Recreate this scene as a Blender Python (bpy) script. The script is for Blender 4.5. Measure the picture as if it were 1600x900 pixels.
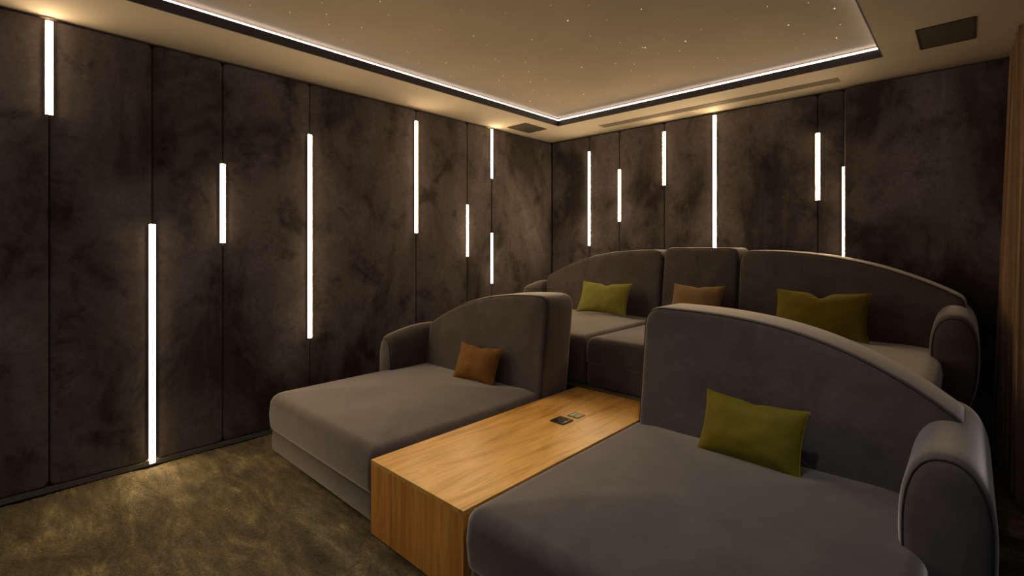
import bpy, bmesh, math, random
import numpy as np
from mathutils import Vector, Matrix, noise

for o in list(bpy.data.objects):
    bpy.data.objects.remove(o, do_unlink=True)
SC = bpy.context.scene
COL = SC.collection
random.seed(7)
PI = math.pi

# ------------------------------------------------------------------ camera
cam_d = bpy.data.cameras.new('camera')
cam_d.sensor_fit = 'HORIZONTAL'
cam_d.sensor_width = 36.0
cam_d.lens = 762.0 / 1600.0 * 36.0
cam_d.shift_y = -64.0 / 1600.0
cam_d.clip_start = 0.02
cam = bpy.data.objects.new('camera', cam_d)
COL.objects.link(cam)
cam.location = (0, 0, 1.4)
cam.rotation_euler = (PI / 2, 0, math.radians(43.257))
SC.camera = cam

# ------------------------------------------------------------------ world, lights, exposure
W = bpy.data.worlds.new('world')
SC.world = W
W.use_nodes = True
W.node_tree.nodes['Background'].inputs[0].default_value = (0.5, 0.6, 0.8, 1)
W.node_tree.nodes['Background'].inputs[1].default_value = 0.0
SC.view_settings.view_transform = 'Standard'
SC.view_settings.look = 'None'
SC.view_settings.gamma = 1.0
SC.view_settings.use_curve_mapping = False
SC.view_settings.exposure = 0.0
SC.cycles.max_bounces = 8
SC.cycles.diffuse_bounces = 5
SC.cycles.sample_clamp_indirect = 4.0
SC.cycles.caustics_reflective = False
SC.cycles.caustics_refractive = False

STRIP_E = 62.0          # wall light bars
LED_E = 6.5            # cove
STAR_E = 0.9


def area(name, loc, target, size, sizey, power, color, spread=180):
    d = bpy.data.lights.new(name, 'AREA')
    d.shape = 'RECTANGLE'
    d.size = size
    d.size_y = sizey
    d.energy = power
    d.color = color
    d.spread = math.radians(spread)
    o = bpy.data.objects.new(name, d)
    COL.objects.link(o)
    o.location = loc
    o.rotation_euler = (Vector(target) - Vector(loc)).to_track_quat('-Z', 'Y').to_euler()
    return o


# weak cool fill added behind the camera; its source is unseen and assumed
area('cool_fill_front', (-1.2, -2.3, 1.4), (-1.6, 3.0, 0.8), 2.6, 1.4, 7.0, (0.60, 0.76, 1.0))
# second cool fill, added by the right-hand wall beside the camera; source assumed
area('cool_fill_right', (0.30, -0.9, 1.3), (-0.3, 2.0, 0.6), 0.7, 1.6, 6.0, (0.55, 0.75, 1.0))


def fill_spot(loc, power, cone, color):
    d = bpy.data.lights.new('fill_spot', 'SPOT')
    d.energy = power
    d.color = color
    d.spot_size = math.radians(cone)
    d.spot_blend = 0.9
    d.shadow_soft_size = 0.05
    o = bpy.data.objects.new('fill_spot', d)
    COL.objects.link(o)
    o.location = loc


# three fill spots without fixtures, added out of view to brighten seats and table
fill_spot((-0.70, 1.75, 2.79), 50, 80, (0.95, 0.92, 0.92))
fill_spot((-1.80, 1.45, 2.79), 30, 64, (1.0, 0.84, 0.66))
fill_spot((-2.75, 0.80, 2.79), 14, 100, (1.0, 0.84, 0.68))


# ------------------------------------------------------------------ materials
def new_mat(name):
    m = bpy.data.materials.new(name)
    m.use_nodes = True
    nt = m.node_tree
    return m, nt, nt.nodes['Principled BSDF'], nt.nodes, nt.links


def coords(N, L, scale=(1, 1, 1), kind='Object'):
    tc = N.new('ShaderNodeTexCoord')
    mp = N.new('ShaderNodeMapping')
    mp.inputs['Scale'].default_value = scale
    L.new(tc.outputs[kind], mp.inputs['Vector'])
    return mp.outputs['Vector']


def tex_noise(N, L, vec, scale, detail=4, rough=0.6, dist=0.0):
    n = N.new('ShaderNodeTexNoise')
    n.inputs['Scale'].default_value = scale
    n.inputs['Detail'].default_value = detail
    n.inputs['Roughness'].default_value = rough
    n.inputs['Distortion'].default_value = dist
    L.new(vec, n.inputs['Vector'])
    return n.outputs['Fac']


def ramp(N, L, fac, stops):
    r = N.new('ShaderNodeValToRGB')
    e = r.color_ramp.elements
    while len(e) > 1:
        e.remove(e[-1])
    e[0].position = stops[0][0]
    e[0].color = (*stops[0][1], 1)
    for p, c in stops[1:]:
        k = e.new(p)
        k.color = (*c, 1)
    L.new(fac, r.inputs['Fac'])
    return r.outputs['Color']


def mix(N, L, a, b, fac, mode='MIX'):
    m = N.new('ShaderNodeMix')
    m.data_type = 'RGBA'
    m.blend_type = mode
    if isinstance(fac, (int, float)):
        m.inputs[0].default_value = fac
    else:
        L.new(fac, m.inputs[0])
    for s, v in ((m.inputs[6], a), (m.inputs[7], b)):
        if isinstance(v, tuple):
            s.default_value = (*v, 1)
        else:
            L.new(v, s)
    return m.outputs[2]


def bump(N, L, B, height, strength, dist=0.01):
    b = N.new('ShaderNodeBump')
    b.inputs['Strength'].default_value = strength
    b.inputs['Distance'].default_value = dist
    L.new(height, b.inputs['Height'])
    L.new(b.outputs['Normal'], B.inputs['Normal'])


def g(v):
    return (v, v, v)


def velvet_wall():
    m, nt, B, N, L = new_mat('wall velvet')
    v = coords(N, L)
    vs = coords(N, L, (1.0, 1.0, 0.55))
    big = tex_noise(N, L, vs, 1.5, 4, 0.6, 0.6)
    mid = tex_noise(N, L, v, 5.0, 6, 0.66, 0.5)
    fine = tex_noise(N, L, v, 38, 5, 0.7)
    c = ramp(N, L, big, [(0.36, (0.040, 0.032, 0.031)), (0.48, (0.112, 0.094, 0.091)), (0.62, (0.165, 0.141, 0.141))])
    c2 = ramp(N, L, mid, [(0.30, g(0.45)), (0.42, g(0.9)), (0.60, g(1.0)), (0.72, g(1.15))])
    c3 = ramp(N, L, fine, [(0.3, g(0.78)), (0.7, g(1.18))])
    blot = tex_noise(N, L, coords(N, L, (1.0, 1.0, 0.9)), 2.3, 8, 0.66, 0.35)
    c4 = ramp(N, L, blot, [(0.34, g(0.42)), (0.40, g(0.72)), (0.46, g(1.0)), (0.58, g(1.0)), (0.66, g(1.2))])
    c = mix(N, L, c, c4, 1.0, 'MULTIPLY')
    c = mix(N, L, c, c2, 1.0, 'MULTIPLY')
    c = mix(N, L, c, c3, 1.0, 'MULTIPLY')
    L.new(c, B.inputs['Base Color'])
    B.inputs['Roughness'].default_value = 0.9
    B.inputs['Specular IOR Level'].default_value = 0.15
    B.inputs['Sheen Weight'].default_value = 0.12
    B.inputs['Sheen Roughness'].default_value = 0.5
    B.inputs['Sheen Tint'].default_value = (1, 0.9, 0.8, 1)
    bump(N, L, B, mid, 0.12, 0.01)
    return m


def fabric(name, base, vary=0.22, sheen=0.55, weave=420):
    m, nt, B, N, L = new_mat(name)
    v = coords(N, L)
    n1 = tex_noise(N, L, v, 5.0, 5, 0.6, 0.6)
    n2 = tex_noise(N, L, coords(N, L, (1, 3, 1)), 40, 4, 0.6)
    n3 = tex_noise(N, L, v, weave, 2, 0.5)
    c1 = ramp(N, L, n1, [(0.3, g(1 - vary)), (0.7, g(1 + vary))])
    c2 = ramp(N, L, n2, [(0.3, g(0.92)), (0.7, g(1.08))])
    c = mix(N, L, base, c1, 1.0, 'MULTIPLY')
    c = mix(N, L, c, c2, 1.0, 'MULTIPLY')
    L.new(c, B.inputs['Base Color'])
    B.inputs['Roughness'].default_value = 0.92
    B.inputs['Specular IOR Level'].default_value = 0.15
    B.inputs['Sheen Weight'].default_value = sheen
    B.inputs['Sheen Roughness'].default_value = 0.38
    B.inputs['Sheen Tint'].default_value = (1, 0.95, 0.9, 1)
    bump(N, L, B, n3, 0.25, 0.002)
    return m


def wood(name, axis):
    m, nt, B, N, L = new_mat(name)
    if axis == 'Y':
        s1, s2 = (5, 0.8, 5), (70, 2.2, 70)
    else:
        s1, s2 = (9, 9, 0.5), (90, 90, 2.0)
    a = tex_noise(N, L, coords(N, L, s1), 1.6, 5, 0.6, 1.5)
    b = tex_noise(N, L, coords(N, L, s2), 1.0, 4, 0.65, 0.3)
    d = tex_noise(N, L, coords(N, L), 3.0, 3, 0.5)
    c = ramp(N, L, a, [(0.30, (0.48, 0.215, 0.040)), (0.46, (0.74, 0.39, 0.085)), (0.56, (0.84, 0.48, 0.125)), (0.72, (0.64, 0.31, 0.060))])
    c2 = ramp(N, L, b, [(0.3, g(0.84)), (0.55, g(1.0)), (0.8, g(1.06))])
    c3 = ramp(N, L, d, [(0.3, g(0.9)), (0.7, g(1.08))])
    c = mix(N, L, c, c2, 1.0, 'MULTIPLY')
    c = mix(N, L, c, c3, 1.0, 'MULTIPLY')
    if axis == 'Z':      # the front and side boards are tinted redder than the top
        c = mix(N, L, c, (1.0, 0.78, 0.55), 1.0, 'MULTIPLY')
    L.new(c, B.inputs['Base Color'])
    B.inputs['Roughness'].default_value = 0.36
    B.inputs['Specular IOR Level'].default_value = 0.6
    bump(N, L, B, b, 0.08, 0.003)
    return m


def plain(name, col, rough=0.6, metal=0.0, spec=0.4, var=0.05, vscale=6):
    m, nt, B, N, L = new_mat(name)
    n = tex_noise(N, L, coords(N, L), vscale, 4, 0.6)
    c = mix(N, L, col, ramp(N, L, n, [(0.3, g(1 - var)), (0.7, g(1 + var))]), 1.0, 'MULTIPLY')
    L.new(c, B.inputs['Base Color'])
    B.inputs['Roughness'].default_value = rough
    B.inputs['Metallic'].default_value = metal
    B.inputs['Specular IOR Level'].default_value = spec
    return m


def emit(name, col, e, base=(0.8, 0.8, 0.8)):
    m, nt, B, N, L = new_mat(name)
    B.inputs['Base Color'].default_value = (*base, 1)
    B.inputs['Emission Color'].default_value = (*col, 1)
    B.inputs['Emission Strength'].default_value = e
    return m


def carpet_mat():
    m, nt, B, N, L = new_mat('carpet pile')
    v = coords(N, L)
    vs = coords(N, L, (0.7, 2.2, 1))
    big = tex_noise(N, L, vs, 2.6, 6, 0.68, 1.3)
    mid = tex_noise(N, L, vs, 5.5, 8, 0.72, 0.4)
    fine = tex_noise(N, L, v, 150, 3, 0.8)
    c = ramp(N, L, big, [(0.36, (0.050, 0.036, 0.014)), (0.50, (0.135, 0.102, 0.042)), (0.62, (0.24, 0.195, 0.100))])
    c2 = ramp(N, L, mid, [(0.36, g(0.40)), (0.50, g(0.9)), (0.57, g(1.15)), (0.64, g(1.9))])
    c3 = ramp(N, L, fine, [(0.36, g(0.20)), (0.62, g(1.7))])
    c = mix(N, L, c, c2, 1.0, 'MULTIPLY')
    c = mix(N, L, c, c3, 1.0, 'MULTIPLY')
    L.new(c, B.inputs['Base Color'])
    B.inputs['Roughness'].default_value = 0.85
    B.inputs['Specular IOR Level'].default_value = 0.2
    B.inputs['Sheen Weight'].default_value = 0.3
    B.inputs['Sheen Tint'].default_value = (1, 0.9, 0.6, 1)
    bump(N, L, B, fine, 0.9, 0.012)
    return m


def velvet(name, col, tint):
    m, nt, B, N, L = new_mat(name)
    v = coords(N, L)
    n1 = tex_noise(N, L, v, 14, 5, 0.6, 0.3)
    c = mix(N, L, col, ramp(N, L, n1, [(0.32, g(0.85)), (0.65, g(1.08))]), 1.0, 'MULTIPLY')
    L.new(c, B.inputs['Base Color'])
    B.inputs['Roughness'].default_value = 0.7
    B.inputs['Specular IOR Level'].default_value = 0.2
    B.inputs['Sheen Weight'].default_value = 0.28
    B.inputs['Sheen Roughness'].default_value = 0.35
    B.inputs['Sheen Tint'].default_value = (*tint, 1)
    bump(N, L, B, n1, 0.2, 0.01)
    return m


M = dict(
    wall=velvet_wall(),
    gap=plain('black seam backing', (0.008, 0.008, 0.010), 0.8),
    sofa=fabric('taupe suede', (0.083, 0.070, 0.066), sheen=1.0),
    piping=fabric('dark piping', (0.035, 0.030, 0.028), 0.05, 0.0),
    plinth=plain('plinth black', (0.012, 0.011, 0.010), 0.8),
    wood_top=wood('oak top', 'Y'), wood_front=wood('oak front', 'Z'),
    ceil=plain('ceiling paint', (0.46, 0.40, 0.315), 0.9, var=0.04, vscale=2.5),
    panel=plain('star panel', (0.36, 0.30, 0.23), 0.9, var=0.07, vscale=1.6),
    fascia=plain('fascia dark', (0.055, 0.050, 0.048), 0.7),
    vent=plain('vent brown', (0.055, 0.045, 0.033), 0.7),
    vent_dark=plain('vent dark', (0.022, 0.018, 0.014), 0.8),
    grille=plain('grille beige', (0.24, 0.205, 0.155), 0.7),
    bar=emit('bar light', (1.0, 0.73, 0.42), STRIP_E),
    led=emit('cove led', (1.0, 0.86, 0.78), LED_E),
    star=emit('star point', (1.0, 0.92, 0.78), STAR_E),
    channel=plain('bar channel', (0.02, 0.018, 0.016), 0.5, 0.6),
    lip=plain('bar side lip', (0.30, 0.22, 0.12), 0.5, 0.3),
    base=plain('baseboard', (0.13, 0.13, 0.11), 0.7),
    carpet=carpet_mat(),
    curtain=fabric('brown drape', (0.24, 0.150, 0.085), 0.1, 0.3),
    black=plain('black plastic', (0.012, 0.011, 0.010), 0.35, spec=0.5),
    black2=plain('black glass pad', (0.030, 0.027, 0.023), 0.2, spec=0.6),
    brass=plain('bronze plate', (0.20, 0.17, 0.10), 0.4, 0.4),
    steel=plain('steel', (0.45, 0.42, 0.34), 0.35, 0.7),
)


# ------------------------------------------------------------------ helpers
def tag(o, label=None, cat=None, group=None, kind=None):
    if label:
        o['label'] = label
    if cat:
        o['category'] = cat
    if group:
        o['group'] = group
    if kind:
        o['kind'] = kind
    return o


def empty(name, loc=(0, 0, 0), **k):
    o = bpy.data.objects.new(name, None)
    o.empty_display_size = 0.1
    COL.objects.link(o)
    o.location = loc
    return tag(o, **k)


def mesh_obj(name, verts, faces, mat, parent=None, smooth=True, autos=None):
    me = bpy.data.meshes.new(name)
    me.from_pydata([tuple(v) for v in verts], [], faces)
    me.update()
    o = bpy.data.objects.new(name, me)
    COL.objects.link(o)
    me.materials.append(mat)
    bm = bmesh.new()
    bm.from_mesh(me)
    bmesh.ops.recalc_face_normals(bm, faces=bm.faces)
    if smooth:
        for f in bm.faces:
            f.smooth = True
        if autos:
            for e in bm.edges:
                if len(e.link_faces) == 2 and e.calc_face_angle() > autos:
                    e.smooth = False
    bm.to_mesh(me)
    bm.free()
    if parent:
        # verts are given in world space; parent Empties are moved only, never turned
        o.parent = parent
        me.transform(Matrix.Translation(-world_loc(parent)))
    return o


def world_loc(o):
    l = Vector(o.location)
    while o.parent:
        o = o.parent
        l += Vector(o.location)
    return l


def box_geo(x0, x1, y0, y1, z0, z1, V, F):
    b = len(V)
    V += [(x0, y0, z0), (x1, y0, z0), (x1, y1, z0), (x0, y1, z0), (x0, y0, z1), (x1, y0, z1), (x1, y1, z1), (x0, y1, z1)]
    F += [tuple(b + i for i in f) for f in ((0, 3, 2, 1), (4, 5, 6, 7), (0, 1, 5, 4), (1, 2, 6, 5), (2, 3, 7, 6), (3, 0, 4, 7))]


def boxes(name, bs, mat, parent=None, bevel=0.0):
    V, F = [], []
    for b in bs:
        box_geo(*b, V, F)
    o = mesh_obj(name, V, F, mat, parent, smooth=False)
    if bevel:
        md = o.modifiers.new('b', 'BEVEL')
        md.width = bevel
        md.segments = 3
        md.limit_method = 'ANGLE'
    return o


def loft(rings, close=True):
    V, F = [], []
    n = len(rings[0])
    for r in rings:
        V += [tuple(p) for p in r]
    for k in range(len(rings) - 1):
        for i in range(n if close else n - 1):
            j = (i + 1) % n
            F.append((k * n + i, k * n + j, (k + 1) * n + j, (k + 1) * n + i))
    return V, F, n


def loft_obj(name, rings, mat, parent=None, caps=True):
    V, F, n = loft(rings)
    if caps:
        F.append(tuple(range(n))[::-1])
        F.append(tuple(range(len(V) - n, len(V))))
    return mesh_obj(name, V, F, mat, parent)


def tube(name, pts, r, mat, parent=None, closed=False, seg=6):
    pts = [Vector(p) for p in pts]
    n = len(pts)
    rings = []
    up = None
    for i, p in enumerate(pts):
        a = pts[(i - 1) % n] if (closed or i > 0) else p
        b = pts[(i + 1) % n] if (closed or i < n - 1) else p
        t = (b - a).normalized()
        if up is None:
            up = Vector((0, 0, 1)) if abs(t.z) < 0.9 else Vector((1, 0, 0))
        u = (up - t * up.dot(t)).normalized()
        up = u
        w = t.cross(u)
        rings.append([p + (u * math.cos(2 * PI * k / seg) + w * math.sin(2 * PI * k / seg)) * r for k in range(seg)])
    if closed:
        rings.append(rings[0])
    return loft_obj(name, rings, mat, parent, caps=not closed)


def rrect(x0, x1, y0, y1, r, d=0.0, k=10, rad=None):
    """rounded rectangle inset by d; same vertex count whatever the inset.
    rad: four corner radii (x0y0, x1y0, x1y1, x0y1)"""
    rs = rad or (r, r, r, r)
    x0, x1, y0, y1 = x0 + d, x1 - d, y0 + d, y1 - d
    out = []
    lim = min(x1 - x0, y1 - y0) / 2 * 0.999
    cs = [(x0, y0, 1, 1, PI), (x1, y0, -1, 1, 1.5 * PI), (x1, y1, -1, -1, 0), (x0, y1, 1, -1, 0.5 * PI)]
    for (cx, cy, sx, sy, a0), r_ in zip(cs, rs):
        q = min(max(r_ - d, 0.03), lim)
        for i in range(k + 1):
            a = a0 + (PI / 2) * i / k
            out.append((cx + sx * q + q * math.cos(a), cy + sy * q + q * math.sin(a)))
    # subdivide straight runs
    res = []
    n = len(out)
    for i in range(n):
        res.append(out[i])
        if i % (k + 1) == k:
            a, b = out[i], out[(i + 1) % n]
            for t in range(1, 8):
                res.append((a[0] + (b[0] - a[0]) * t / 8, a[1] + (b[1] - a[1]) * t / 8))
    return res


def cushion(name, x0, x1, y0, y1, z0, z1, mat, parent, er=0.08, crown=0.03, rad=(0.1, 0.1, 0.06, 0.06), bot=0.03):
    rings = []
    A = dict(rad=rad, r=0)
    for a in (0, 30, 60, 90):
        t = math.radians(a)
        rings.append([(x, y, z0 + bot * (1 - math.sin(t))) for x, y in rrect(x0, x1, y0, y1, d=bot * (1 - math.cos(t)) if a else 0, **A)]) if False else None
    rings = []
    for a in (0, 30, 60, 90):
        t = math.radians(a)
        d = bot * (1 - math.sin(t))
        rings.append([(x, y, z0 + bot * (1 - math.cos(t))) for x, y in rrect(x0, x1, y0, y1, d=d, **A)])
    zm = (z0 + z1) / 2
    rings.append([(x, y, zm - 0.01) for x, y in rrect(x0, x1, y0, y1, d=-0.006, **A)])
    for a in (0, 15, 30, 45, 60, 75, 90):
        t = math.radians(a)
        rings.append([(x, y, z1 - er * (1 - math.sin(t))) for x, y in rrect(x0, x1, y0, y1, d=er * (1 - math.cos(t)), **A)])
    hw = min(x1 - x0, y1 - y0) / 2
    for t in (0.08, 0.18, 0.3, 0.45, 0.6, 0.75, 0.9, 0.98):
        d = er + (hw - er) * t
        z = z1 + crown * (1 - (1 - t) ** 2.2)
        rings.append([(x, y, z + 0.004 * noise.noise(Vector((x * 3, y * 3, z0)))) for x, y in rrect(x0, x1, y0, y1, d=d, **A)])
    return loft_obj(name, rings, mat, parent)


def inset2(pts, d):
    n = len(pts)
    out = []
    for i in range(n):
        a, b = pts[i - 1], pts[(i + 1) % n]
        t = Vector((b[0] - a[0], b[1] - a[1]))
        t.normalize()
        out.append((pts[i][0] - t.y * d, pts[i][1] + t.x * d))
    return out


def resample(pts, n):
    P = [Vector(p) for p in pts]
    m = len(P)
    L = [0]
    for i in range(m):
        L.append(L[-1] + (P[(i + 1) % m] - P[i]).length)
    out = []
    j = 0
    for k in range(n):
        s = L[-1] * k / n
        while L[j + 1] < s:
            j += 1
        t = (s - L[j]) / max(L[j + 1] - L[j], 1e-9)
        out.append(tuple(P[j].lerp(P[(j + 1) % m], t)))
    return out


def fillet(poly, rads, k=8):
    """round the corners of a closed polygon; rads per vertex (0 keeps it)"""
    out = []
    n = len(poly)
    for i in range(n):
        p = Vector(poly[i])
        r = rads[i]
        if r <= 0:
            out.append(tuple(p))
            continue
        a = (Vector(poly[i - 1]) - p)
        b = (Vector(poly[(i + 1) % n]) - p)
        la, lb = a.length, b.length
        a.normalize()
        b.normalize()
        ang = a.angle(b)
        t = min(r / math.tan(ang / 2), la * 0.95, lb * 0.95)
        for q in range(k + 1):
            s = q / k
            out.append(tuple((p + a * t) * (1 - s) ** 2 + p * 2 * s * (1 - s) + (p + b * t) * s * s))
    return out


def backrest(name, poly, yf, yb, lean, zref, mat, parent, er=0.045, bulge=0.015, n=150, pipe=True):
    """poly: closed outline in (x, z), counter-clockwise in x-z.  Front face towards -y."""
    P = resample(poly, n)
    cx = sum(p[0] for p in P) / n
    cz = sum(p[1] for p in P) / n

    def Y(y, z):
        return y + lean * (z - zref)
    rings = []
    base = inset2(P, er)
    for k in (0.85, 0.6, 0.4, 0.22, 0.1):
        y = yf - bulge * (1 - (1 - k) ** 2.5)
        rings.append([(x + (cx - x) * k, Y(y, z + (cz - z) * k), z + (cz - z) * k) for x, z in base])
    for a in (90, 70, 50, 30, 15, 0):
        t = math.radians(a)
        d = er * (1 - math.cos(t))
        y = yf + er * (1 - math.sin(t))
        rings.append([(x, Y(y, z), z) for x, z in inset2(P, d)])
    for a in (0, 25, 50, 75, 90):
        t = math.radians(a)
        d = er * (1 - math.cos(t))
        y = yb - er * (1 - math.sin(t))
        rings.append([(x, Y(y, z), z) for x, z in inset2(P, d)])
    o = loft_obj(name, rings, mat, parent)
    if pipe:
        t = math.radians(38)
        q = inset2(P, er * (1 - math.cos(t)))
        tube('piping', [(x, Y(yf + er * (1 - math.sin(t)), z), z) for x, z in q], 0.0035, M['piping'], o, closed=True, seg=5)
    return o


def arch_poly(xi, xo, zb, ztop, zend, p=2.6, ri=0.11, ro=0.08):
    """inner edge xi (high), outer edge xo (low).  Returned counter-clockwise in x-z."""
    pts = [(xi, zb), (xi, ztop)]
    rads = [0.03, ri]
    K = 26
    for i in range(1, K + 1):
        u = i / K
        L_ = abs(xo - xi)
        if u * L_ < ri * 1.15 or (i < K and (1 - u) * L_ < ro * 1.1):
            continue
        pts.append((xi + (xo - xi) * u, ztop - (ztop - zend) * u ** p))
        rads.append(0)
    rads[-1] = ro
    pts.append((xo, zb))
    rads.append(0.03)
    f = fillet(pts, rads)
    # orientation: shoelace
    A = sum(f[i][0] * f[(i + 1) % len(f)][1] - f[(i + 1) % len(f)][0] * f[i][1] for i in range(len(f)))
    return f if A > 0 else f[::-1]


def arm(name, xc, hw, y0, y1, z0, H0, H1, parent, tuck=0.03):
    """egg-shaped armrest section swept along y, taller towards the back"""
    n = 56

    def sec(y, grow, H):
        out = []
        zc = (H) / 2
        for i in range(n):
            t = 2 * PI * i / n
            s, c = math.sin(t), math.cos(t)
            e = 0.86
            zz = zc + (zc - grow) * math.copysign(abs(s) ** e, s)
            xx = xc + (hw - grow) * math.copysign(abs(c) ** e, c) * (0.84 + 0.16 * s)
            out.append((xx, y, z0 + max(zz, 0.004)))
        return out

    def H(y):
        u = min(max((y - y0) / (y1 - y0), 0), 1)
        return H0 + (H1 - H0) * math.sin(min(u * 1.9, 1) * PI / 2)
    er = 0.05
    rings = [sec(y0 - 0.006, 0.10, H(y0)), sec(y0 - 0.004, 0.075, H(y0))]
    for a in (90, 65, 45, 25, 0):
        t = math.radians(a)
        rings.append(sec(y0 + er * (1 - math.sin(t)), er * (1 - math.cos(t)), H(y0 + er * (1 - math.sin(t)))))
    for k in range(1, 11):
        y = y0 + er + (y1 - er - (y0 + er)) * k / 10
        rings.append(sec(y, 0, H(y)))
    for a in (30, 60, 90):
        t = math.radians(a)
        rings.append(sec(y1 - er * (1 - math.sin(t)), er * (1 - math.cos(t)), H1))
    o = loft_obj(name, rings, M['sofa'], parent)
    t = math.radians(50)
    tube('piping', sec(y0 + er * (1 - math.sin(t)), er * (1 - math.cos(t)) - 0.001, H(y0)), 0.0035, M['piping'], o, closed=True, seg=5)
    return o


# ------------------------------------------------------------------ room shell
XL, XR, YB, YF, ZC = -3.83, 0.34, 4.80, -2.8, 2.71
TX0, TX1, TY0, TY1 = -3.265, -0.44, -1.4, 4.20      # tray opening
RY, RZ = 3.00, 0.36                                  # riser

boxes('wall_left', [(XL - 0.16, XL - 0.055, YF - 0.1, YB + 0.16, 0, ZC + 0.3)], M['gap']).update_tag()
boxes('wall_back', [(XL - 0.16, XR + 0.1, YB + 0.055, YB + 0.16, 0, ZC + 0.3)], M['gap'])
boxes('wall_right', [(XR, XR + 0.1, YF - 0.1, YB + 0.16, 0, ZC + 0.3)], M['wall'])
boxes('wall_front', [(XL - 0.16, XR + 0.1, YF - 0.1, YF, 0, ZC + 0.3)], M['wall'])
boxes('ceiling', [
    (XL - 0.05, TX0 - 0.05, YF, YB + 0.05, ZC, ZC + 0.03), (TX1 + 0.05, XR, YF, YB + 0.05, ZC, ZC + 0.03),
    (TX0 - 0.05, TX1 + 0.05, TY1 + 0.05, YB + 0.05, ZC, ZC + 0.03), (TX0 - 0.05, TX1 + 0.05, YF, TY0 - 0.05, ZC, ZC + 0.03),
    (TX0 - 0.05, TX0, TY0 - 0.05, TY1 + 0.05, ZC, ZC + 0.01), (TX1, TX1 + 0.05, TY0 - 0.05, TY1 + 0.05, ZC, ZC + 0.01),
    (TX0, TX1, TY1, TY1 + 0.05, ZC, ZC + 0.01), (TX0, TX1, TY0 - 0.05, TY0, ZC, ZC + 0.01),
    (XL - 0.05, XR, YF, YB + 0.05, ZC + 0.13, ZC + 0.16),
], M['ceil'])
lz0, lz1 = ZC + 0.0005, ZC + 0.058
boxes('trim_1', [(TX0 - 0.001, TX0 + 0.008, TY0, TY1, lz0 - 0.001, lz1), (TX1 - 0.008, TX1 + 0.001, TY0, TY1, lz0 - 0.001, lz1),
                 (TX0, TX1, TY1 - 0.008, TY1 + 0.001, lz0 - 0.001, lz1), (TX0, TX1, TY0 - 0.001, TY0 + 0.008, lz0 - 0.001, lz1)], M['fascia'])
for n_ in ('wall_left', 'wall_back', 'wall_right', 'wall_front', 'ceiling', 'trim_1'):
    bpy.data.objects[n_]['kind'] = 'structure'

# cove light: one continuous band behind the lip
q = 0.030
o = boxes('led_strip', [(TX0 - q - 0.004, TX0 - q, TY0 - q, TY1 + q, ZC + 0.058, ZC + 0.084), (TX1 + q, TX1 + q + 0.004, TY0 - q, TY1 + q, ZC + 0.058, ZC + 0.084),
                        (TX0 - q, TX1 + q, TY1 + q, TY1 + q + 0.004, ZC + 0.058, ZC + 0.084), (TX0 - q, TX1 + q, TY0 - q - 0.004, TY0 - q, ZC + 0.058, ZC + 0.084)], M['led'])
tag(o, 'thin white glowing light line running round the raised ceiling tray', 'light strip')

# star ceiling panel
star_panel = empty('star_ceiling', (-1.85, 1.4, ZC + 0.098), label='raised beige ceiling panel dotted with tiny star lights inside the lit tray', cat='ceiling panel')
boxes('panel', [(TX0 - 0.045, TX1 + 0.045, TY0 - 0.045, TY1 + 0.045, ZC + 0.098, ZC + 0.118)], M['panel'], star_panel)
F_, HY_, CX_ = 762.0, 386.0, 800.0
TH = math.atan(717 / 762.0)


def onz(x, y, z):
    l = (x - CX_) / F_
    d = (-math.sin(TH) + l * math.cos(TH), math.cos(TH) + l * math.sin(TH), (HY_ - y) / F_)
    t = (z - 1.4) / d[2]
    return d[0] * t, d[1] * t


def star_mesh(r):
    me = bpy.data.meshes.new('star_light')
    bm = bmesh.new()
    bmesh.ops.create_uvsphere(bm, u_segments=8, v_segments=5, radius=r)
    for f in bm.faces:
        f.smooth = True
    bm.to_mesh(me)
    bm.free()
    me.materials.append(M['star'])
    return me


STAR = [star_mesh(0.002), star_mesh(0.003), star_mesh(0.0045)]
stars = [(391, 8, 0), (453, 19, 1), (503, 4, 0), (510, 22, 1), (514, 38, 1), (565, 43, 1), (607, 23, 0), (536, 62, 0), (637, 81, 1), (654, 98, 0), (697, 98, 1), (594, 2, 1),
         (887, 32, 2), (740, 56, 1), (686, 46, 0), (948, 31, 0), (1002, 14, 1), (922, 56, 1), (831, 62, 1), (876, 76, 0), (933, 75, 0), (969, 66, 1), (987, 83, 0), (1004, 74, 1),
         (1008, 74, 2), (1037, 61, 0), (1029, 83, 0), (1071, 64, 2), (1062, 79, 1), (1096, 46, 0), (1121, 90, 1), (1131, 94, 0), (1199, 10, 1), (1232, 39, 2), (1256, 53, 1), (1263, 4, 1),
         (1304, 13, 2), (1313, 38, 1), (1307, 59, 2), (774, 92, 1), (779, 95, 0), (786, 118, 1), (780, 125, 2), (785, 112, 0), (821, 97, 1), (826, 112, 1), (829, 128, 2), (825, 112, 0),
         (789, 137, 0), (833, 141, 1), (802, 147, 0), (828, 158, 2), (857, 148, 1), (852, 123, 0), (909, 105, 2), (888, 127, 0), (912, 147, 2), (962, 99, 2), (991, 100, 1), (987, 110, 1),
         (1023, 133, 1), (975, 131, 0), (1014, 118, 0), (874, 160, 0), (740, 104, 1), (704, 119, 0), (757, 108, 0), (1140, 112, 0), (1180, 92, 0), (1165, 60, 0), (1060, 30, 0), (1150, 30, 0),
         (860, 8, 0), (790, 20, 0), (720, 15, 0), (760, 70, 0), (650, 60, 0), (1245, 75, 0), (1290, 78, 0), (920, 8, 0), (1085, 105, 0), (940, 140, 0)]
sp_loc = Vector(star_panel.location)
for (x, y, s) in stars:
    X, Y = onz(x, y, ZC + 0.098)
    o = bpy.data.objects.new('star_light', STAR[s])
    COL.objects.link(o)
    o.parent = star_panel
    o.location = Vector((X, Y, ZC + 0.0975)) - sp_loc

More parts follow.
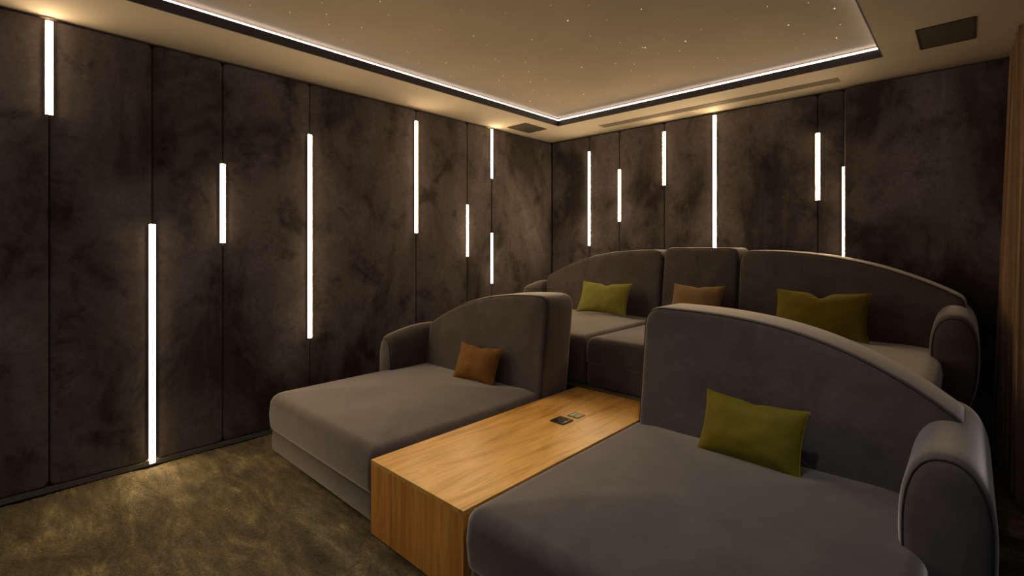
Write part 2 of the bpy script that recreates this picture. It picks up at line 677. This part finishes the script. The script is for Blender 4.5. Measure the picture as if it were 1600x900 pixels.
# ceiling fittings
v = empty('ceiling_vent', (-3.555, 4.02, ZC), label='small square brown vent in the ceiling corner beside the left wall', cat='vent')
boxes('frame', [(-3.69, -3.42, 3.84, 3.852, ZC - 0.006, ZC), (-3.69, -3.42, 4.188, 4.20, ZC - 0.006, ZC), (-3.69, -3.678, 3.852, 4.188, ZC - 0.006, ZC), (-3.432, -3.42, 3.852, 4.188, ZC - 0.006, ZC)], M['vent'], v, 0.001)
boxes('grille', [(-3.678, -3.432, 3.852 + i * 0.012, 3.861 + i * 0.012, ZC - 0.004, ZC) for i in range(28)], M['vent'], v)
v = empty('ceiling_speaker', (-0.11, 4.02, ZC), label='dark rectangular grille panel set in the ceiling near the curtain', cat='speaker')
boxes('frame', [(-0.246, 0.022, 3.815, 3.825, ZC - 0.004, ZC), (-0.246, 0.022, 4.205, 4.215, ZC - 0.004, ZC), (-0.246, -0.236, 3.825, 4.205, ZC - 0.004, ZC), (0.012, 0.022, 3.825, 4.205, ZC - 0.004, ZC)], M['vent_dark'], v, 0.001)
boxes('grille', [(-0.236, 0.012, 3.825, 4.205, ZC - 0.002, ZC)], M['vent'], v)
v = empty('slot_vent', (-1.84, 4.53, ZC), label='long narrow slotted air vent in the ceiling along the back wall', cat='vent')
boxes('frame', [(-2.92, -0.75, 4.47, 4.480, ZC - 0.005, ZC), (-2.92, -0.75, 4.570, 4.58, ZC - 0.005, ZC), (-2.92, -2.91, 4.48, 4.57, ZC - 0.005, ZC), (-0.76, -0.75, 4.48, 4.57, ZC - 0.005, ZC)], M['grille'], v, 0.001)
boxes('backing', [(-2.91, -0.76, 4.48, 4.57, ZC - 0.0015, ZC)], M['vent'], v)
for i in range(4):
    boxes('slat', [(-2.91, -0.76, 4.490 + i * 0.021, 4.500 + i * 0.021, ZC - 0.005, ZC - 0.0015)], M['grille'], v)


# upholstered wall panels ------------------------------------------------------
def wall_panel(a0, a1, z0, z1, wall, label, group, extra=0.0):
    """padded board with soft rounded edges; 'left' runs along y, 'back' along x"""
    gp = 0.0022
    a0 += gp
    a1 -= gp
    T, r = 0.05 + extra, 0.010
    rings = []

    def P(a, z, d):     # d = distance out from the backing
        return (XL - 0.05 + d, a, z) if wall == 'left' else (a, YB + 0.05 - d, z)
    for dd, dp in [(0, 0.0), (0, T - r)] + [(r * (1 - math.cos(math.radians(t))), T - r * (1 - math.sin(math.radians(t)))) for t in (25, 50, 70, 90)]:
        rings.append([P(a, z, dp) for a, z in rrect(a0, a1, z0, z1, 0.006, d=dd, k=2)])
    V, F, n = loft(rings)
    # gently swollen face
    F.append(tuple(range(len(V) - n, len(V))))
    F.append(tuple(range(n)))
    o = mesh_obj('wall_panel', V, F, M['wall'], autos=math.radians(50))
    return tag(o, label, 'wall panel', group)


LS = [-2.80, -1.30, -0.35, 0.217, 0.698, 1.103, 1.723, 2.743, 3.388, 3.743, 4.80]
LN = ['dark velvet wall panel on the left wall, far front end behind the camera',
      'dark velvet wall panel on the left wall just before the frame edge',
      'dark velvet wall panel at the left edge of the photo, left of the first ceiling-high light bar',
      'velvet wall panel between the ceiling-high bar at far left and the tall floor-reaching light bar',
      'narrow velvet wall panel right of the tall floor-reaching light bar',
      'velvet wall panel between the short mid-height bar and the longest left wall bar',
      'wide mottled velvet wall panel above the left chaise arm, right of the longest left wall bar',
      'velvet wall panel right of the bar above the left chaise backrest',
      'narrowest velvet wall panel of the left wall, between two short light bars',
      'last velvet wall panel of the left wall, next to the back corner']
for i in range(len(LS) - 1):
    if i < 2:
        continue
    wall_panel(LS[i], LS[i + 1], 0.034, ZC - 0.012, 'left', LN[i], 'velvet panels of the left wall')
BS = [-3.83, -3.171, -2.781, -2.264, -1.758, -0.919, -0.734, 0.335]
# seams measured on the plane y = 4.66 are moved along the sight line to the panel face
BS = [XL] + [b * (YB / 4.66) for b in (-3.171, -2.781, -2.264, -1.758, -0.919, -0.734)] + [XR - 0.004]
BN = ['velvet back wall panel in the corner, left of all the back wall light bars',
      'velvet back wall panel between the two leftmost back wall light bars',
      'velvet back wall panel right of the shortest light bar on the left of the back wall',
      'velvet back wall panel just left of the tallest back wall light bar',
      'wide velvet back wall panel right of the tallest back wall light bar',
      'very narrow velvet back wall panel between the two right-hand light bars',
      'unlit wide velvet back wall panel beside the curtain']
for i in range(len(BS) - 1):
    wall_panel(BS[i], BS[i + 1], 0.045, ZC - 0.012, 'back', BN[i], 'velvet panels of the back wall', 0.035 if i == 6 else 0.0)
for nm, b in (('baseboard_left', (XL - 0.05, XL + 0.004, YF, YB + 0.05, 0, 0.03)), ('baseboard_back', (XL, XR, YB - 0.004, YB + 0.05, RZ, RZ + 0.04))):
    boxes(nm, [b], M['base'])['kind'] = 'structure'


# light bars -------------------------------------------------------------------
def light_bar(wall, a, z0, z1, label, group):
    w, dp, lip = 0.0165, 0.0082, 0.0050
    loc = (XL, a, z0) if wall == 'left' else (a, YB, z0)
    t = empty('light_bar', loc, label=label, cat='light bar', group=group)
    n = 12

    def P(u, d, z):
        return (XL + d, a + u, z) if wall == 'left' else (a + u, YB - d, z)

    def sec(z):
        return [P(w * math.cos(PI * i / n), dp * math.sin(PI * i / n) + 0.001, z) for i in range(n + 1)]
    loft_obj('diffuser', [sec(z0 + 0.003), sec(z1 - 0.003)], M['bar'], t)

    def bx(name, u0, u1, d0, d1, za, zb_, mat):
        p, q_ = P(u0, d0, za), P(u1, d1, zb_)
        return boxes(name, [(min(p[0], q_[0]), max(p[0], q_[0]), min(p[1], q_[1]), max(p[1], q_[1]), za, zb_)], mat, t)
    bx('channel', -0.002, 0.002, -0.045, 0.0, z0, z1, M['channel'])
    for sg in (-1, 1):
        bx('channel_side', sg * (w + 0.0002), sg * (w + 0.0014), -0.001, lip, z0, z1, M['lip'])
    for za, zb_ in ((z0, z0 + 0.0025), (z1 - 0.0025, z1)):
        bx('end_cap', -w, w, -0.001, dp + 0.003, za, zb_, M['lip'])
    return t


def rescale(z):      # heights measured on y = 4.66, moved to the panel face
    return 1.4 + (z - 1.4) * (YB / 4.66)


LB = [(0.217, 2.152, 2.69, 'glowing bar at the far left edge, touching the ceiling'),
      (0.698, 0.012, 1.548, 'tallest floor-reaching glowing bar on the left wall'),
      (1.103, 1.427, 1.985, 'short glowing bar second from the floor-reaching one, at mid height of the left wall'),
      (1.723, 0.677, 2.296, 'very long glowing bar on the left wall ending above the left chaise'),
      (2.743, 1.533, 2.595, 'glowing bar above the left chaise backrest, starting just under the ceiling'),
      (3.388, 1.300, 1.841, 'short lower glowing bar between the long bar and the paired bars of the left wall'),
      (3.743, 2.151, 2.695, 'upper of the two stacked bars nearest the corner, touching the ceiling'),
      (3.743, 1.000, 1.554, 'lower of the two stacked glowing bars nearest the corner')]
for a, z0, z1, lb in LB:
    light_bar('left', a, z0, z1, lb, 'light bars on the left wall')
BB = [(-3.171, 1.415, 2.489, 'leftmost glowing bar of the back wall, above the rear sofa arm'),
      (-2.781, 1.678, 2.241, 'shortest glowing bar at left of the back wall, right of the leftmost one'),
      (-2.264, 2.023, 2.568, 'high short glowing bar of the back wall left of the tallest one'),
      (-1.758, 1.382, 2.643, 'tallest glowing bar of the back wall above the middle backrest'),
      (-0.919, 1.785, 2.340, 'short high glowing bar on the right of the back wall'),
      (-0.734, 1.313, 2.044, 'rightmost glowing bar, reaching down to the rear sofa back')]
for a, z0, z1, lb in BB:
    light_bar('back', a * (YB / 4.66), rescale(z0), rescale(z1), lb, 'light bars on the back wall')

# ------------------------------------------------------------------ floor
boxes('floor', [(XL - 0.05, XR, YF, YB, -0.12, -0.025)], M['plinth'])['kind'] = 'structure'


def carpet_grid(name, x0, x1, y0, y1, step, z, amp, seed):
    nx, ny = int((x1 - x0) / step) + 1, int((y1 - y0) / step) + 1
    rng = np.random.default_rng(seed)
    xs = np.linspace(x0, x1, nx)
    ys = np.linspace(y0, y1, ny)
    X, Y = np.meshgrid(xs, ys)
    H = (rng.random(X.shape) ** 1.5) * amp
    H += amp * 0.9 * (np.sin(X * 9 + 2 * np.sin(Y * 5)) * np.sin(Y * 7 + 1.5 * np.sin(X * 6)))
    Xj = X + (rng.random(X.shape) - 0.5) * step * 0.6
    Yj = Y + (rng.random(X.shape) - 0.5) * step * 0.6
    Xj[:, 0] = x0; Xj[:, -1] = x1; Yj[0] = y0; Yj[-1] = y1
    co = np.stack([Xj, Yj, z - amp * 0.8 + H * 0.6], -1).reshape(-1, 3)
    idx = np.arange(nx * ny).reshape(ny, nx)
    f = np.stack([idx[:-1, :-1], idx[:-1, 1:], idx[1:, 1:], idx[1:, :-1]], -1).reshape(-1, 4)
    me = bpy.data.meshes.new(name)
    me.vertices.add(len(co))
    me.vertices.foreach_set('co', co.ravel())
    me.loops.add(f.size)
    me.loops.foreach_set('vertex_index', f.ravel().astype(np.int32))
    me.polygons.add(len(f))
    me.polygons.foreach_set('loop_start', np.arange(0, f.size, 4, dtype=np.int32))
    me.polygons.foreach_set('loop_total', np.full(len(f), 4, dtype=np.int32))
    me.update()
    me.validate()
    me.materials.append(M['carpet'])
    o = bpy.data.objects.new(name, me)
    COL.objects.link(o)
    return o


o = carpet_grid('carpet', XL + 0.004, XR - 0.002, -1.0, YB - 0.004, 0.007, -0.004, 0.008, 3)
tag(o, 'olive brown deep pile carpet with brushed light streaks across the floor', 'carpet', kind='stuff')
boxes('floor_riser', [(XL, 0.03, RY, YB, -0.02, RZ - 0.01)], M['plinth'])['kind'] = 'structure'
o = carpet_grid('carpet', XL + 0.004, 0.03, RY, YB, 0.02, RZ - 0.002, 0.005, 5)
tag(o, 'dark carpet covering the raised rear platform under the rear sofa', 'carpet', kind='stuff')

# ------------------------------------------------------------------ wooden table between the chaises
WX0, WX1, WY0, WY1, WH = -2.14, -1.455, 1.266, 2.985, 0.36
tb = empty('wooden_table', ((WX0 + WX1) / 2, (WY0 + WY1) / 2, 0), label='long low honey oak table block between the two front chaises', cat='table')
boxes('tabletop', [(WX0, WX1, WY0, WY1, WH - 0.02, WH)], M['wood_top'], tb, 0.0012)
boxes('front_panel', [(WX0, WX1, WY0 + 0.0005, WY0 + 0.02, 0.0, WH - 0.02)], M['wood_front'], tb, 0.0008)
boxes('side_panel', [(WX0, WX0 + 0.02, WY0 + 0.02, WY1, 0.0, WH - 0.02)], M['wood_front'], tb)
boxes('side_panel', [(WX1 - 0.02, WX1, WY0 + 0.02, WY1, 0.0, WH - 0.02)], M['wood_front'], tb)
# control pad and socket let into the top
cp = boxes('control_pad', [(-1.832, -1.732, 2.275, 2.378, WH, WH + 0.008)], M['black'], tb, 0.003)
boxes('dial', [(-1.812, -1.752, 2.296, 2.357, WH + 0.008, WH + 0.0095)], M['black2'], cp, 0.001)
pts = [(-1.782 + 0.018 * math.cos(a * PI / 10), 2.326 + 0.018 * math.sin(a * PI / 10), WH + 0.0098) for a in range(20)]
tube('ring', pts, 0.0014, M['brass'], cp, closed=True, seg=5)
boxes('button', [(-1.748, -1.738, 2.30, 2.325, WH + 0.008, WH + 0.0095)], M['steel'], cp)
so = boxes('power_socket', [(-1.812, -1.730, 2.42, 2.502, WH, WH + 0.004)], M['brass'], tb, 0.001)
for k in (0, 1):
    boxes('slot', [(-1.800 + k * 0.034, -1.776 + k * 0.034, 2.432, 2.490, WH + 0.004, WH + 0.0055)], M['steel'], so, 0.0008)
    boxes('slot', [(-1.771 + k * 0.026, -1.768 + k * 0.026, 2.430, 2.492, WH + 0.004, WH + 0.005)], M['black'], so)


# ------------------------------------------------------------------ front chaises
def chaise(name, label, xi, xo, xb, pw, zend, y0, xa, ax_hw, ytop_f, ay0, arm_h0, arm_h1):
    """xi: side next to the table, xo: outer side, y0: front"""
    lo, hi = min(xi, xo), max(xi, xo)
    t = empty(name, ((xi + xo) / 2, 2.1, 0), label=label, cat='chaise sofa', group='front chaise sofas')
    left = xo < xi
    rad = (0.11, 0.06, 0.06, 0.06) if left else (0.06, 0.11, 0.06, 0.06)
    cushion('base', lo + 0.012, hi - 0.012, y0 + 0.015, 2.95, 0.012, 0.158, M['sofa'], t, er=0.02, crown=0.0, rad=tuple(max(r - 0.01, 0.04) for r in rad), bot=0.012)
    cushion('seat_cushion', lo, hi, y0, 2.70, 0.150, 0.388, M['sofa'], t, er=0.07, crown=0.042, rad=rad)
    p = arch_poly(xi + (0 if left else 0.046), xb, 0.10, 1.055, zend, pw)
    backrest('backrest', p, ytop_f, ytop_f + 0.33, 0.13, 0.36, M['sofa'], t)
    arm('armrest', xa, ax_hw, ay0, 2.99, 0.0, arm_h0, arm_h1, t)
    return t


chaise('chaise_sofa', 'taupe suede chaise with brown cushion, beside the left wall', -2.155, -3.565, -3.47, 2.6, 0.74, 1.29, -3.535, 0.11, 2.57, 2.21, 0.66, 0.73)
chaise('chaise_sofa', 'large taupe suede chaise in the right foreground with olive cushion', -1.446, -0.10, -0.01, 3.1, 0.71, 1.25, -0.06, 0.145, 2.53, 2.10, 0.725, 0.715)

# ------------------------------------------------------------------ rear sofa on the riser
rs = empty('rear_sofa', (-1.75, 3.9, RZ), label='long curved three section taupe sofa on the platform along the back wall', cat='sofa')
S0, S1 = -2.125, -1.445
for (a, b, rad) in ((-3.56, S0 - 0.004, (0.15, 0.05, 0.05, 0.05)), (S0 + 0.004, S1 - 0.004, (0.05, 0.05, 0.05, 0.05)), (S1 + 0.004, -0.13, (0.05, 0.15, 0.05, 0.05))):
    cushion('base', a + 0.01, b - 0.01, 3.06, 4.6, RZ + 0.006, RZ + 0.17, M['sofa'], rs, er=0.02, crown=0, rad=tuple(max(r - 0.01, 0.04) for r in rad), bot=0.01)
    cushion('seat_cushion', a, b, 3.05, 4.45, RZ + 0.163, RZ + 0.365, M['sofa'], rs, er=0.07, crown=0.02, rad=rad)
zb = RZ + 0.1
backrest('backrest', arch_poly(S0 - 0.004, -3.53, zb, 1.375, 1.075), 4.27, 4.62, 0.14, 0.74, M['sofa'], rs)
mid = fillet([(S0, zb), (S1 - 0.0, zb), (S1 - 0.0, 1.395), (S0, 1.395)], [0.03, 0.03, 0.075, 0.075])
backrest('backrest', mid, 4.27, 4.62, 0.14, 0.74, M['sofa'], rs, bulge=0.03)
backrest('backrest', arch_poly(S1 + 0.004, -0.02, zb, 1.375, 1.06), 4.27, 4.62, 0.14, 0.74, M['sofa'], rs)
arm('armrest', -3.59, 0.11, 4.04, 4.70, RZ, 0.60, 0.66, rs)
arm('armrest', -0.075, 0.135, 3.98, 4.70, RZ, 0.62, 0.66, rs)


# ------------------------------------------------------------------ cushions
def pillow(label, mat, pmat, w, h, loc, yaw, tilt, roll=0.0, T=0.065, dent=0.0, seed=0):
    t = empty('throw_pillow', loc, label=label, cat='cushion', group='velvet throw cushions')
    n, m = 40, 28
    V, F = [], []
    R = Matrix.Rotation(yaw, 3, 'Z') @ Matrix.Rotation(tilt, 3, 'X') @ Matrix.Rotation(roll, 3, 'Y')
    edge = []

    def pos(u, v_, side):
        ex = 1 - 0.055 * (1 - v_ ** 2) - 0.02 * (1 - abs(v_) ** 6)
        ez = 1 - 0.10 * (1 - u ** 2) - 0.03 * (1 - abs(u) ** 6)
        x = w / 2 * u * ex
        z = h / 2 * v_ * ez
        if v_ > 0:
            z -= dent * math.exp(-(u / 0.16) ** 2) * v_ ** 3
        th = T * max(0, 1 - abs(u) ** 2.6) ** 0.62 * max(0, 1 - abs(v_) ** 2.6) ** 0.62
        th *= 1 + 0.12 * noise.noise(Vector((u * 2.3 + seed, v_ * 2.3, side)))
        th -= 0.006 * math.exp(-((u - 0.05) / 0.05) ** 2) * max(v_, 0) ** 2 * (1 if dent else 0) * (1 - abs(v_) ** 8)
        return R @ Vector((x, side * th, z + h / 2))
    for side in (-1, 1):
        b = len(V)
        for j in range(m + 1):
            for i in range(n + 1):
                V.append(pos(math.sin((2 * i / n - 1) * PI / 2), math.sin((2 * j / m - 1) * PI / 2), side))
        for j in range(m):
            for i in range(n):
                F.append((b + j * (n + 1) + i, b + j * (n + 1) + i + 1, b + (j + 1) * (n + 1) + i + 1, b + (j + 1) * (n + 1) + i))
    V = [v + Vector(loc) for v in V]
    me = bpy.data.meshes.new('cover')
    me.from_pydata([tuple(v) for v in V], [], F)
    bm = bmesh.new()
    bm.from_mesh(me)
    bmesh.ops.remove_doubles(bm, verts=bm.verts, dist=0.0004)
    bmesh.ops.recalc_face_normals(bm, faces=bm.faces)
    for f in bm.faces:
        f.smooth = True
    bm.to_mesh(me)
    bm.free()
    me.transform(Matrix.Translation(-Vector(loc)))
    me.materials.append(mat)
    o = bpy.data.objects.new('cover', me)
    COL.objects.link(o)
    o.parent = t
    E = [pos(u, -1, 0) for u in np.linspace(-1, 1, 24)[:-1]] + [pos(1, v_, 0) for v_ in np.linspace(-1, 1, 16)[:-1]] + \
        [pos(u, 1, 0) for u in np.linspace(1, -1, 40)[:-1]] + [pos(-1, v_, 0) for v_ in np.linspace(1, -1, 16)[:-1]]
    tube('seam', [e + Vector(loc) for e in E], 0.003, pmat, t, closed=True, seg=6)
    return t


def pil(name, col, tint):
    return velvet(name, col, tint), velvet(name + ' seam', tuple(c * 1.3 for c in col), tint)


g1 = pil('lime velvet', (0.23, 0.215, 0.036), (0.8, 0.8, 0.3))
g2 = pil('olive velvet', (0.150, 0.118, 0.005), (0.8, 0.65, 0.15))
b1 = pil('rust velvet', (0.20, 0.088, 0.016), (0.9, 0.55, 0.2))
b2 = pil('tan velvet', (0.21, 0.13, 0.055), (0.9, 0.65, 0.35))
R_ = math.radians
pillow('small rust brown velvet cushion leaning on the left chaise backrest', *b1, 0.40, 0.28, (-2.68, 2.42, 0.40), R_(8), R_(-22), 0.02, dent=0.012, seed=1)
pillow('olive velvet cushion leaning on the right foreground chaise backrest', *g2, 0.46, 0.30, (-0.755, 2.36, 0.40), R_(-2), R_(-22), 0.02, dent=0.008, seed=2)
pillow('lime green velvet cushion at the left end of the rear sofa', *g1, 0.55, 0.33, (-2.62, 4.03, 0.75), R_(2), R_(-24), 0.0, dent=0.02, seed=3)
pillow('tan brown velvet cushion in the middle of the rear sofa', *b2, 0.44, 0.34, (-1.71, 4.03, 0.765), R_(0), R_(-24), 0.0, dent=0.012, seed=4)
pillow('dark olive velvet cushion on the right section of the rear sofa', *g2, 0.60, 0.36, (-0.80, 4.03, 0.750), R_(0), R_(-24), 0.0, dent=0.045, seed=5)

# ------------------------------------------------------------------ curtain on the right
ny, nz = 260, 60
V, F = [], []
yA, yB_ = 3.75, 4.66
for j in range(nz + 1):
    w = j / nz
    z = 0.008 + (ZC - 0.020) * w
    for i in range(ny + 1):
        u = i / ny
        y = yA + (yB_ - yA) * u
        gather = 0.085 * (1 - w) ** 0.9
        lean = 2.6 * (1 - w) * math.sin(2.4 * u + 0.6) + 0.6 * math.sin(2.6 * w + 6 * u)
        ph = 2 * PI * (6.5 * u) + lean
        amp = 0.040 * (0.75 + 0.25 * math.sin(9 * u + 3 * w))
        c = math.cos(ph)
        c = math.copysign(abs(c) ** 0.7, c)
        x = 0.245 - 0.035 * u - gather * (0.45 + 0.55 * u) + 0.7 * amp * c + 0.006 * math.cos(2.3 * ph + 1 + 4 * w)
        V.append((min(x, XR - 0.02), y + 0.02 * math.sin(ph), z))
for j in range(nz):
    for i in range(ny):
        a = j * (ny + 1) + i
        F.append((a, a + 1, a + ny + 2, a + ny + 1))
o = mesh_obj('curtain', V, F, M['curtain'])
sd = o.modifiers.new('s', 'SOLIDIFY')
sd.thickness = 0.003
tag(o, 'brown pleated floor length curtain at the right edge beside the sofas', 'curtain')
